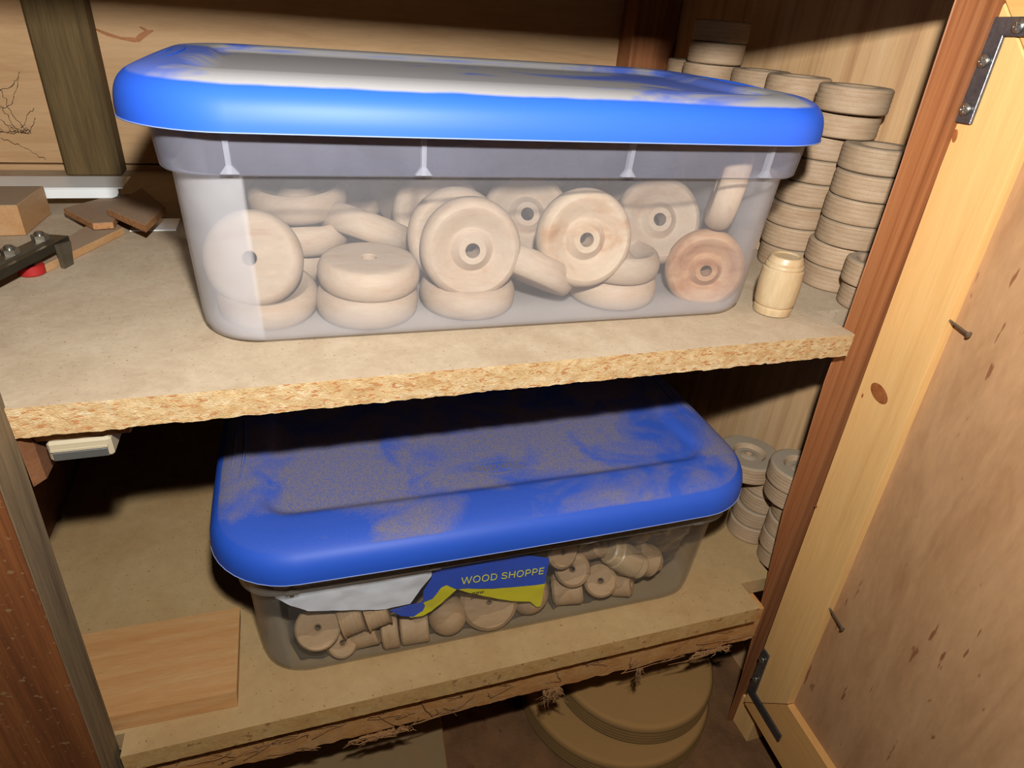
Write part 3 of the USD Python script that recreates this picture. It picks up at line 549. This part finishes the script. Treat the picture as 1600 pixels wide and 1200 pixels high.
def stack(where, centers, z0, group, skip_label=(), mesh=TM_):
    for k, (X, Y) in enumerate(centers):
        m = (mesh[k] if isinstance(mesh, list) else mesh).copy(); m.apply_transform(trimesh.transformations.rotation_matrix(random.uniform(0, 6.28), [0, 0, 1]))
        path = numbered('/World', 'treaded_wheel'); g = usdkit.mesh(stage, path, m, LOOK['stack_maple'], smooth=30)
        g.AddTranslateOp().Set(Gf.Vec3d(X, Y, z0 + .0001 + (k + .5) * TS))
        keys(g.GetPrim(), f'{ORD[k]} {"" if k == 0 else "from bottom "}wheel of the {where}', 'wheel', group)
J = lambda s=.0008: RNG.uniform(-s, s)
G1 = 'grooved wheels on the upper shelf'; G2 = 'grooved wheels stacked on the lower shelf'
stack('six high front stack on the upper shelf', [(.6762, .0755), (.6752, .0755), (.6748, .0712), (.6742, .0708), (.6735, .0690), (.6755, .0715)], 0, G1)
stack('second stack back on the upper shelf', [(.6715, .1185), (.6700, .1182), (.6690, .1180), (.6710, .1172), (.6720, .1165), (.6730, .115), (.6720, .106), (.6672, .0985)], 0, G1)
stack('third stack back on the upper shelf', [(.677 + J(), .1655 + J()) for k in range(8)], 0, G1)
stack('fourth stack back on the upper shelf', [(.677 + J(), .2105 + J()) for k in range(8)], 0, G1)
stack('ten high stack on the upper shelf', [(.660 + J(), .2555 + J()) for k in range(8)] + [(.6593, .2515), (.6610, .253)], 0, G1)
stack('rearmost corner stack on the upper shelf', [(.6700 + J(), .3015 + J()) for k in range(8)], 0, G1)
stack('low pair behind the upper shelf upright', [(.6695, .0352), (.6665, .0352)], 0, G1, mesh=tread_mesh(.019))
stack('left stack on the lower shelf', [(.6672, .0672), (.6680, .0672), (.6705, .0670), (.6700, .0672), (.6520, .0775)], Z2, G2, mesh=[tread_mesh(.019)] * 4 + [tread_mesh(.0250)])
stack('right stack on the lower shelf', [(.6710, .0300), (.6688, .0305), (.6692, .0306), (.6698, .0300), (.6665, .0352), (.6640, .0352)], Z2, G2, mesh=[tread_mesh(.0185)] * 4 + [TM_, TM_])

# ------------------------------------------------------------------ small barrel
bp = [(.0001, 0), (.0098, 0), (.0112, .0006), (.0115, .0030), (.0115, .0046), (.0109, .0052), (.0109, .0058), (.0116, .0064), (.0121, .0080), (.0125, .0140), (.0126, .0185), (.0125, .0230), (.0120, .0285), (.0112, .0292), (.0112, .0298), (.0114, .0304), (.0111, .0318), (.0104, .0322), (.0104, .0327), (.0105, .0334), (.0094, .0362), (.0086, .0366), (.0076, .0364), (.0070, .0358), (.0001, .0356)]
obj('toy_barrel', revolve(bp, 48), 'barrel_maple', smooth=30, label='small turned wooden barrel standing at the right end of the upper shelf', cat='barrel', at=None)
stage.GetPrimAtPath('/World/toy_barrel') and UsdGeom.Xformable(stage.GetPrimAtPath('/World/toy_barrel')).AddTranslateOp().Set(Gf.Vec3d(.5955, .0375, .0001))

# ------------------------------------------------------------------ things at the left of the upper shelf
obj('wood_block', cat(slab([(.090, .2285), (.1444, .2300), (.1462, .2815), (.090, .281)], .0002, .0205, .0006)), 'scrap_wood', smooth=False, label='thick wooden block at the far left of the upper shelf', cat='wood block')
st = slab([(.1755, .1495), (.1845, .1500), (.1995, .2190), (.1925, .262), (.1700, .240)], .0002, .0052, .0004)
obj('wood_stick', slab([(.1640, .1660), (.1745, .1560), (.2030, .2280), (.1900, .2520), (.1830, .2480)], .0002, .0050, .0004), 'scrap_wood', smooth=False, label='thin flat stick lying under the two scraps on the upper shelf', cat='wood stick')
def scrap(pts, z0, z1):
    return slab(pts, z0, z1, .0004)
obj('wood_scrap', scrap([(.1612, .2600), (.1868, .2212), (.1985, .2232), (.1975, .2990), (.1850, .2960)], .0056, .0102), 'scrap_end', smooth=False, label='left of the two overlapping scrap pieces beside the upper bin', cat='wood scrap')
obj('wood_scrap', scrap([(.1932, .2380), (.2228, .1965), (.2290, .2420), (.2060, .2960)], .0104, .0156), 'scrap_end', smooth=False, label='right hand scrap piece resting over the other beside the upper bin', cat='wood scrap')
obj('steel_ruler', box(.205, .2345, .2340, .262, .0001, .0012, .0002), 'white_metal', smooth=False, label='flat bright metal strip lying between the scraps and the upper bin', cat='metal strip')
rl = thing('metal_channel', 'pale metal channel strip lying on edge behind the block at the far left', 'metal strip', (.062, .2860, .0104))
obj('web', hull([(x, y, z) for y in (0, .0012) for x, z in ((0, 0), (.1250, 0), (.1285, .0012), (.1300, .0040), (.1300, .0068), (0, .0068))]), 'white_metal', rl, smooth=False)
obj('flange', box(0, .1335, -.0006, .0360, .0068, .0078, .0003), 'white_metal', rl, smooth=False)
obj('end_tab', box(.1262, .1302, .0030, .0042, -.0098, .0066, .0003), 'dull_zinc', rl, smooth=False)

# toggle clamp
cd = np.array([.30, .954, 0]); cd /= np.linalg.norm(cd); cn = np.array([cd[1], -cd[0], 0])
tc_ = thing('toggle_clamp', 'bolted steel toggle clamp with a red rubber tip at the left of the upper shelf', 'clamp', (.1700, .1500, .0001))
def along(s, n, z): return tuple(cd * s + cn * n + np.array([0, 0, z]))
def bar(s0, s1, n0, n1, z0, z1, c=.0005): return hull([along(s, n, z) for s in (s0, s1) for n in (n0 + c, n1 - c) for z in (z0, z1)] + [along(s, n, z) for s in (s0 + c, s1 - c) for n in (n0, n1) for z in (z0, z1)])
obj('arm_bar', bar(-.080, .030, -.0058, .0060, .0108, .0156), 'dark_iron', tc_, smooth=False)
obj('top_strap', bar(-.080, .022, -.0050, .0022, .0157, .0172), 'dull_zinc', tc_, smooth=False)
obj('rubber_tip', cyl(along(.0045, -.0040, 0.0), along(.0045, -.0040, .0058), .0070, 28, .0008), 'red_rubber', tc_, smooth=40, label='red rubber tip')
obj('spindle', cyl(along(.0045, -.0040, .0058), along(.0045, -.0040, .0110), .0022, 14), 'dull_zinc', tc_, smooth=40)
for sb in (-.0110, .0150):
    hx = np.arange(6) * PI / 3
    obj('hex_nut', hull([along(sb + .0045 * math.cos(g), -.001 + .0045 * math.sin(g), z) for g in hx for z in (.0172, .0204)]), 'screw_steel', tc_, smooth=False)
    obj('bolt', cyl(along(sb, -.001, .0108), along(sb, -.001, .0222), .0025, 14, .0006), 'screw_steel', tc_, smooth=40)
obj('side_plate', hull([along(sb, n, z) for sb, z in ((.0150, .0003), (.0235, .0003), (.0265, .0135), (.0145, .0150)) for n in (.0062, .0086)]), 'dull_zinc', tc_, smooth=False)

# ------------------------------------------------------------------ what lies in the lower bin (positions in the bin's own frame)
B2 = np.array([.4276, .1013, Z2 + .0002]); _c, _s = math.cos(-.0110), math.sin(-.0110)
def L2(x, y, z): return np.array([B2[0] + _c * x - _s * y, B2[1] + _s * x + _c * y, B2[2] + z])
def inner_wall(z): return -(.0851 + (z - .011) * .066) if z > .011 else -.0851 + (.011 - z) * .25
G3 = 'wooden parts in the lower bin'
def part_in_bin(name, mesh, x, y, z, n, label, cat_, mat='part_maple', smooth=30):
    path = numbered('/World', name); g = usdkit.mesh(stage, path, mesh, LOOK[mat], smooth=smooth)
    F = frame(L2(x, y, z), n); g.AddTransformOp().Set(Gf.Matrix4d(*map(float, F.T.ravel()))); keys(g.GetPrim(), label, cat_, G3)
def plug(R, h, hole=.0018, c=.0012): return revolve([(hole, h / 2 - .001), (hole + .001, h / 2), (R - c, h / 2), (R, h / 2 - c), (R, -h / 2 + c), (R - c, -h / 2), (hole, -h / 2)], 40)
SM = tread_mesh(.0122, .0150)
part_in_bin('grooved_wheel', plug(.0140, .022, .0018), -.1200, -0.0715, .0280, (-.12, -.75, .62), 'wooden disc with a small hole facing out at the left end of the lower bin', 'wheel')
part_in_bin('grooved_wheel', SM, -.1000, -0.0735, .0345, (.97, .05, .22), 'left of two grooved wheels lying side by side in the lower bin', 'wheel')
part_in_bin('grooved_wheel', SM, -.0845, -0.0735, .0365, (.97, .05, .22), 'right of two grooved wheels lying side by side in the lower bin', 'wheel')
part_in_bin('wooden_plug', plug(.0095, .012), -.1080, -0.0745, .0110, (.2, -.6, .6), 'pale plug at the far left bottom of the lower bin', 'wooden plug')
part_in_bin('wooden_plug', plug(.0105, .022), -.0935, -0.0695, .0120, (.9, -.2, .3), 'short dowel lying left of the paired cylinders in the lower bin', 'wooden plug')
part_in_bin('wooden_cylinder', plug(.0118, .011, .0004), -.0755, -0.0735, .0128, (.98, -.12, .12), 'left, shorter one of the paired cylinders beside the ball', 'wooden cylinder')
part_in_bin('wooden_cylinder', plug(.0118, .0185, .0004), -.0595, -0.0735, .0128, (.98, -.12, .08), 'right, longer one of the paired cylinders beside the ball', 'wooden cylinder')
part_in_bin('wooden_ball', trimesh.creation.icosphere(4, .0134), -.0365, -0.0720, .0148, (0, 0, 1), 'round wooden ball resting on the bottom left of centre in the lower bin', 'ball', smooth=True)
part_in_bin('wooden_disc', plug(.0200, .016, .0016, .003), -.0075, -0.0705, .0205, (-.15, -.85, .5), 'large wooden disc with a pin hole at the centre of the lower bin', 'disc')
egg = trimesh.creation.icosphere(4, .0135); egg.vertices[:, 2] *= 1.12
part_in_bin('wooden_ball', egg, .0240, -0.0685, .0160, (.5, 0, .8), 'egg shaped wooden ball below the right end of the printed bag', 'ball', smooth=True)
part_in_bin('wooden_plug', plug(.0120, .020, .002, .002), .0420, -0.0655, .0520, (.2, -.8, .5), 'pale cap just right of the printed bag in the lower bin', 'wooden plug')
part_in_bin('wooden_plug', plug(.0125, .020, .002, .002), .0560, -0.0675, .0330, (-.4, -.6, .6), 'cap under the clear bag right of centre in the lower bin', 'wooden plug')
part_in_bin('wooden_plug', plug(.0100, .018, .002, .002), .0700, -0.0635, .0490, (.5, -.5, .6), 'upper small plug in the clear bag at right in the lower bin', 'wooden plug')
part_in_bin('wooden_plug', plug(.0115, .022, .002, .002), .0540, -0.0675, .0130, (.9, -.3, .2), 'plug lying on the bottom under the clear bag in the lower bin', 'wooden plug')
keg = revolve([(.0001, -.016), (.0085, -.016), (.0095, -.0145), (.0098, -.0095), (.0105, -.0085), (.0112, 0), (.0105, .0085), (.0098, .0095), (.0095, .0145), (.0085, .016), (.0001, .016)], 40)
part_in_bin('toy_keg', keg, .0930, -0.0735, .0400, (.75, -.15, -.5), 'bright tilted wooden keg at the right of the lower bin', 'barrel', 'barrel_maple')
part_in_bin('wooden_plug', plug(.0110, .018, .002, .002), .1130, -0.0695, .0310, (.8, -.3, -.4), 'dim plug right of the tilted keg in the lower bin', 'wooden plug')
part_in_bin('wooden_plug', plug(.0120, .020, .002, .002), .1080, -0.0615, .0600, (.1, -.4, .9), 'plug high in the clear bag at the right end of the lower bin', 'wooden plug')
part_in_bin('wooden_plug', plug(.0120, .018, .002, .002), .0770, -0.0715, .0215, (-.3, -.7, .5), 'plug left below the tilted keg in the lower bin', 'wooden plug')
part_in_bin('wooden_plug', plug(.0095, .016, .002, .002), .0960, -0.0715, .0120, (.7, -.5, .3), 'small plug on the bottom under the tilted keg', 'wooden plug')
part_in_bin('wooden_plug', plug(.0105, .018, .002, .002), .1210, -0.0615, .0200, (.2, -.5, .8), 'small plug low at the right end of the lower bin', 'wooden plug')
part_in_bin('wooden_plug', plug(.0115, .018, .002, .002), .0690, -0.0555, .0650, (-.3, -.6, .7), 'plug high behind the clear bag right of centre in the lower bin', 'wooden plug')
part_in_bin('wooden_plug', plug(.0130, .020, .002, .002), -.0270, -0.0355, .0250, (.6, -.3, .6), 'plug behind the ball and the disc in the lower bin', 'wooden plug')
part_in_bin('wooden_plug', plug(.0130, .024, .002, .002), .0820, -0.0385, .0180, (.3, -.5, .7), 'plug behind the tilted keg in the lower bin', 'wooden plug')

def sheet(poly, off, amp, seed, step=.0025, thick=.00025, tiltz=0.0, scale=70, film=False):
    """A thin wavy sheet against the inside of the bin's front wall, outline in (x, z)."""
    from shapely.geometry import Polygon, Point
    P = Polygon(poly).buffer(0); x0, z0, x1, z1 = P.bounds
    out = np.array(P.exterior.segmentize(step).coords)[:-1]
    inn = [(a, b) for a in np.arange(x0 + step / 2, x1, step) for b in np.arange(z0 + step / 2, z1, step) if P.buffer(-step * .55).contains(Point(a, b))]
    pts = np.vstack([out, np.array(inn).reshape(-1, 2)])
    from scipy.spatial import Delaunay
    tri = Delaunay(pts).simplices; cen = pts[tri].mean(1)
    tri = tri[[P.buffer(1e-6).contains(Point(*q)) for q in cen]]
    w = (meshkit.fbm(np.column_stack([pts[:, 0] * scale, pts[:, 1] * scale * 1.4, np.full(len(pts), seed)]), 3, seed) - .5) * amp
    y = np.array([inner_wall(z) for z in pts[:, 1]]) + off + amp * .5 + w + tiltz * (pts[:, 1] - z0)
    V = np.array([L2(a, b, c) for a, b, c in zip(pts[:, 0], y, pts[:, 1])]); V2 = np.array([L2(a, b + thick, c) for a, b, c in zip(pts[:, 0], y, pts[:, 1])])
    n = len(V); d = (pts[tri[:, 1]] - pts[tri[:, 0]]); e_ = (pts[tri[:, 2]] - pts[tri[:, 0]]); flip = (d[:, 0] * e_[:, 1] - d[:, 1] * e_[:, 0]) < 0
    tri[flip] = tri[flip][:, ::-1]; k = len(out); rim = []
    for i in range(k):
        j = (i + 1) % k; rim += [(i, i + n, j + n), (i, j + n, j)]
    if film: return trimesh.Trimesh(V, tri, process=False), None          # plastic film of no measurable thickness
    return trimesh.Trimesh(np.vstack([V, V2]), np.vstack([tri, tri[:, ::-1] + n, rim]), process=False), (pts, y)
bag1 = thing('parts_bag', 'clear bag with a white header card at the left of the lower bin', 'bag')
m, _ = sheet([(-.1420, .0850), (-.1418, .0745), (-.1340, .0660), (-.1250, .0585), (-.1000, .0515), (-.0800, .0468), (-.0640, .0475), (-.0570, .0600), (-.0510, .0710), (-.0500, .0800)], .0012, .0022, 4)
obj('header_card', m, 'white_card', bag1, smooth=30)
m, _ = sheet([(-.1360, .0640), (-.1000, .0500), (-.0700, .0440), (-.0640, .0420), (-.0760, .0310), (-.1000, .0190), (-.1200, .0080), (-.1330, .0120), (-.1370, .0350)], .0020, .0050, 11, scale=90, film=True)
obj('clear_sleeve', m, 'clear_film', bag1, smooth=40)
bag2 = thing('printed_bag', 'blue and yellow printed bag reading WOOD SHOPPE in the lower bin', 'bag')
m, _ = sheet([(-.0500, .0790), (-.0508, .0700), (-.0560, .0590), (-.0560, .0480), (-.0500, .0500), (-.0445, .0590), (-.0412, .0605), (-.0340, .0548), (-.0200, .0520), (-.0090, .0492), (.0100, .0458), (.0268, .0440), (.0268, .0690), (.0100, .0760), (-.0200, .0785)], .0004, .0012, 21)
obj('blue_header', m, 'bag_blue', bag2, smooth=30)
m, _ = sheet([(-.0560, .0480), (-.0600, .0475), (-.0770, .0455), (-.0700, .0380), (-.0620, .0350), (-.0560, .0385), (-.0545, .0430)], .0008, .0016, 22)
obj('blue_header', m, 'bag_blue', bag2, smooth=30)
m, _ = sheet([(-.0340, .0545), (-.0200, .0517), (-.0090, .0489), (.0100, .0455), (.0268, .0437), (.0270, .0270), (.0262, .0205), (.0235, .0205), (.0180, .0280), (.0040, .0325), (-.0150, .0420), (-.0280, .0500)], .0006, .0016, 23)
obj('yellow_band', m, 'bag_yellow', bag2, smooth=30)
m, _ = sheet([(-.0445, .0588), (-.0412, .0602), (-.0345, .0545), (-.0420, .0450), (-.0500, .0370), (-.0560, .0340), (-.0640, .0345), (-.0660, .0400), (-.0600, .0440), (-.0555, .0475), (-.0500, .0498)], .0003, .0024, 24)
obj('yellow_band', m, 'bag_yellow', bag2, smooth=30)
m, _ = sheet([(-.0640, .0360), (-.0440, .0560), (-.0345, .0540), (-.0270, .0490), (-.0150, .0410), (.0040, .0315), (.0180, .0270), (.0240, .0200), (.0300, .0120), (.0100, .0050), (-.0300, .0060), (-.0560, .0110)], .0018, .0060, 25, scale=95, film=True)
obj('clear_sleeve', m, 'clear_film', bag2, smooth=40)
def on_wall(tx, off):
    v = tx.vertices; out = np.array([L2(a, inner_wall(b) + off - c, b) for a, b, c in v]); t = trimesh.Trimesh(out, tx.faces, process=False)
    return t
tx = meshkit.text_mesh('WOOD SHOPPE', .0062, .0002); c_ = tx.bounds.mean(0); tx.apply_translation(-c_); tx.vertices[:, 0] *= .0560 / np.ptp(tx.vertices[:, 0]); tx.vertices[:, 1] -= tx.vertices[:, 0] * .08; tx.apply_translation((-.0040, .0608, .0))
obj('lettering', on_wall(tx, .0004), 'bag_text', bag2, smooth=False, label='yellow lettering WOOD SHOPPE')
tx = meshkit.text_mesh('pow', .0030, .0002); c_ = tx.bounds.mean(0); tx.apply_translation(-c_); tx.apply_translation((-.0200, .0475, 0))
obj('lettering', on_wall(tx, .0008), 'bag_ink', bag2, smooth=False, label='small dark print on the yellow band')
bag3 = thing('parts_bag', 'crumpled clear bag of wooden caps at the right of the lower bin', 'bag')
m, _ = sheet([(.0290, .0700), (.0300, .0300), (.0400, .0080), (.0800, .0060), (.1150, .0180), (.1350, .0420), (.1380, .0700), (.1200, .0800), (.0700, .0760)], .0030, .0110, 31, scale=80, film=True)
obj('crumpled_film', m, 'clear_film', bag3, smooth=40)
m, _ = sheet([(.0860, .0740), (.0840, .0600), (.1000, .0480), (.1250, .0540), (.1330, .0720), (.1100, .0780)], .0006, .0060, 33, scale=60, film=True)
obj('crumpled_film', m, 'clear_film', bag3, smooth=40)

# ------------------------------------------------------------------ lower shelf: board
obj('beech_board', hull([(.120, .0092, Z2 + .0002), (.2556, .0060, Z2 + .0002), (.2545, .0745, Z2 + .0002), (.120, .076, Z2 + .0002), (.120, .0096, Z2 + .0122), (.2562, .0076, Z2 + .0122), (.2556, .0725, Z2 + .0122), (.120, .0745, Z2 + .0122)]), 'beech', smooth=False, label='flat beech board lying at the left front of the lower shelf', cat='board')

# ------------------------------------------------------------------ below the lower shelf
def disc(R, t): return revolve([(.0001, 0), (R - .004, 0), (R, .004)] + [(R - .0013 * (k % 2), .004 + (t - .009) * k / 8) for k in range(1, 9)] + [(R, t - .005), (R - .002, t - .0015), (R - .006, t), (.0001, t)], 96)
for (X, Y, Z, R_, t, lab) in ((.5650, .0700, FLOOR + .0003, .0900, .0235, 'wider lower dust covered disc on the cabinet floor'), (.5800, .0700, FLOOR + .0240, .0760, .0235, 'smaller dust covered disc resting on the wider one')):
    p = obj('round_disc', disc(R_, t), 'grime_disc', smooth=40, label=lab, cat='disc', group='stacked round discs')
    UsdGeom.Xformable(stage.GetPrimAtPath(p)).AddTranslateOp().Set(Gf.Vec3d(X, Y, Z))
obj('floor_board', slab([(.22, -.03), (.3875, -.03), (.3955, .060), (.3955, .18), (.22, .18)], FLOOR + .0003, FLOOR + .030), 'floor_plank', smooth=False, label='thick pale board under a coat of dust on the cabinet floor', cat='board')
obj('sill_block', hull([(x, y, z) for x in (.664, .703) for y in (-.012, .0095) for z in (FLOOR + .0003, -.372)]), 'pine', smooth=False, label='pale wooden sill block below the corner of the door', cat='wood block')

# ------------------------------------------------------------------ resin stain on the back wall
def stain(pts, r):
    m = tube(np.array([(a, 0, b) for a, b in pts]), r, 6); m.vertices[:, 1] *= .08; m.apply_translation((0, .4269, 0)); return m
obj('resin_stain', cat(stain([(.1705, .1155), (.1790, .1120), (.1890, .1095), (.1985, .1088), (.2040, .1090)], [.0008, .0016, .0012, .0022, .0010]), stain([(.2005, .1085), (.2050, .1120), (.2100, .1150), (.2150, .1168)], [.0022, .0026, .0020, .0006]), stain([(.2110, .1150), (.2085, .1172), (.2050, .1190)], [.0018, .0014, .0006])), 'resin', '/World/wall_back', smooth=True, label='orange brown resin stain')
# ------------------------------------------------------------------ cobwebs, hair, dust
def strand(pts, sag, n=14, jit=.0008):
    pts = np.asarray(pts, float); t = np.linspace(0, len(pts) - 1, n); k = np.clip(t.astype(int), 0, len(pts) - 2); u = (t - k)[:, None]
    q = pts[k] * (1 - u) + pts[k + 1] * u; q[:, 2] -= sag * np.sin(np.linspace(0, PI, n)); q[1:-1] += RNG.normal(0, jit, (n - 2, 3)) * [1, .2, 1]; return q
web = []
for a, b, c in (((.0810, .0325), (.1023, .0329), (.1100, .0440)), ((.0800, .0272), (.0950, .0220), (.1092, .0088)), ((.0860, .0656), (.0990, .0700), (.1080, .0800)), ((.0820, .0507), (.0960, .0560), (.1065, .0761)), ((.0840, .0420), (.0900, .0380), (.0960, .0340)), ((.0960, .0330), (.1010, .0420), (.1110, .0520)), ((.0790, .0600), (.0880, .0530), (.0930, .0360)), ((.0900, .0660), (.0930, .0500), (.1010, .0330))):
    web.append(tube(strand([(a[0], .4258, a[1]), (b[0], .4262, b[1]), (c[0], .4258, c[1])], .0015, jit=.0007), RNG.uniform(.00010, .00028, 14), 4))
for k in range(26):
    t0 = RNG.uniform(0, 1); x0_ = .082 + .022 * t0; web.append(tube(strand([(x0_, .4260, .0325 + RNG.uniform(-.001, .0012)), (x0_ + RNG.uniform(-.004, .004), .4262, .0325 + RNG.uniform(-.002, .004))], 0, 5, .0004), .00016, 4))
obj('cobweb', cat(*web), 'cobweb', smooth=True, label='dark dusty cobweb on the back wall left of the stud', cat='cobweb', kind='stuff')
obj('loose_hair', tube(strand([(.6495, .20, .1760), (.6502, .20, .1640), (.6455, .20, .1562), (.6379, .20, .1527)], 0, 24, .0001), .00016, 5), 'pale_hair', smooth=True, label='pale curved hair hanging above the ten high stack', cat='hair')
def fluff(x, z, w, h, n, label, seed):
    r = np.random.default_rng(seed); ms = []
    for k in range(n):
        a = x + r.uniform(-w, w); L = h * r.uniform(.35, 1); p = [(a, -.0004, z), (a + r.normal(0, w * .5), -.0010 + r.normal(0, .0010), z - L * .5), (a + r.normal(0, w * .7), -.0006 + r.normal(0, .0016), z - L)]
        t = np.linspace(0, 2, 9); q = np.array([np.interp(t, [0, 1, 2], [v[i] for v in p]) for i in range(3)]).T; q[1:] += r.normal(0, .0005, (8, 3))
        ms.append(tube(q, np.linspace(.0009, .0002, 9) * r.uniform(.5, 1.3), 5))
    obj('dust_clump', cat(*ms), 'dust_fluff', smooth=True, label=label, cat='dust', kind='stuff')
fluff(.4625, -.2755, .0065, .0200, 34, 'thick ragged dust clump hanging from the rail above the left of the discs', 3)
fluff(.5355, -.2770, .0025, .0220, 12, 'thin dust tuft hanging from the rail over the middle of the discs', 4)
fluff(.3420, -.2770, .0140, .0060, 40, 'dust fringe along the rail left of the round discs', 6)
fluff(.6000, -.2760, .0160, .0075, 30, 'dust fringe at the right end of the rail', 7)
gr = []; r_ = np.random.default_rng(12)
for k in range(70):
    a = r_.uniform(.21, .63); z_ = r_.uniform(-.275, -.243); q = strand([(a, .0000, z_), (a + r_.normal(0, .010), -.0012, z_ + r_.normal(0, .004)), (a + r_.normal(0, .016), -.0004, z_ + r_.normal(0, .006))], 0, 9, .0006); gr.append(tube(q, r_.uniform(.0002, .0005), 4))
obj('dusty_web', cat(*gr), 'dust_fluff', smooth=True, label='tangle of dusty web threads clinging to the front of the rail', cat='cobweb', kind='stuff')
ch = []
for k in range(16):
    X, Y, S_ = r_.uniform(.40, .50), r_.uniform(-.02, .08), r_.uniform(.0012, .0035); m = box(-S_, S_, -S_ * .6, S_ * .6, 0, .0006, .0002); m.apply_transform(trimesh.transformations.rotation_matrix(r_.uniform(0, 3.1), [0, 0, 1])); m.apply_translation((X, Y, FLOOR + .0002)); ch.append(m)
obj('wood_chips', cat(*ch), 'dark_wood', smooth=False, label='small wood chips scattered on the dusty floor beside the discs', cat='wood chips', kind='stuff')
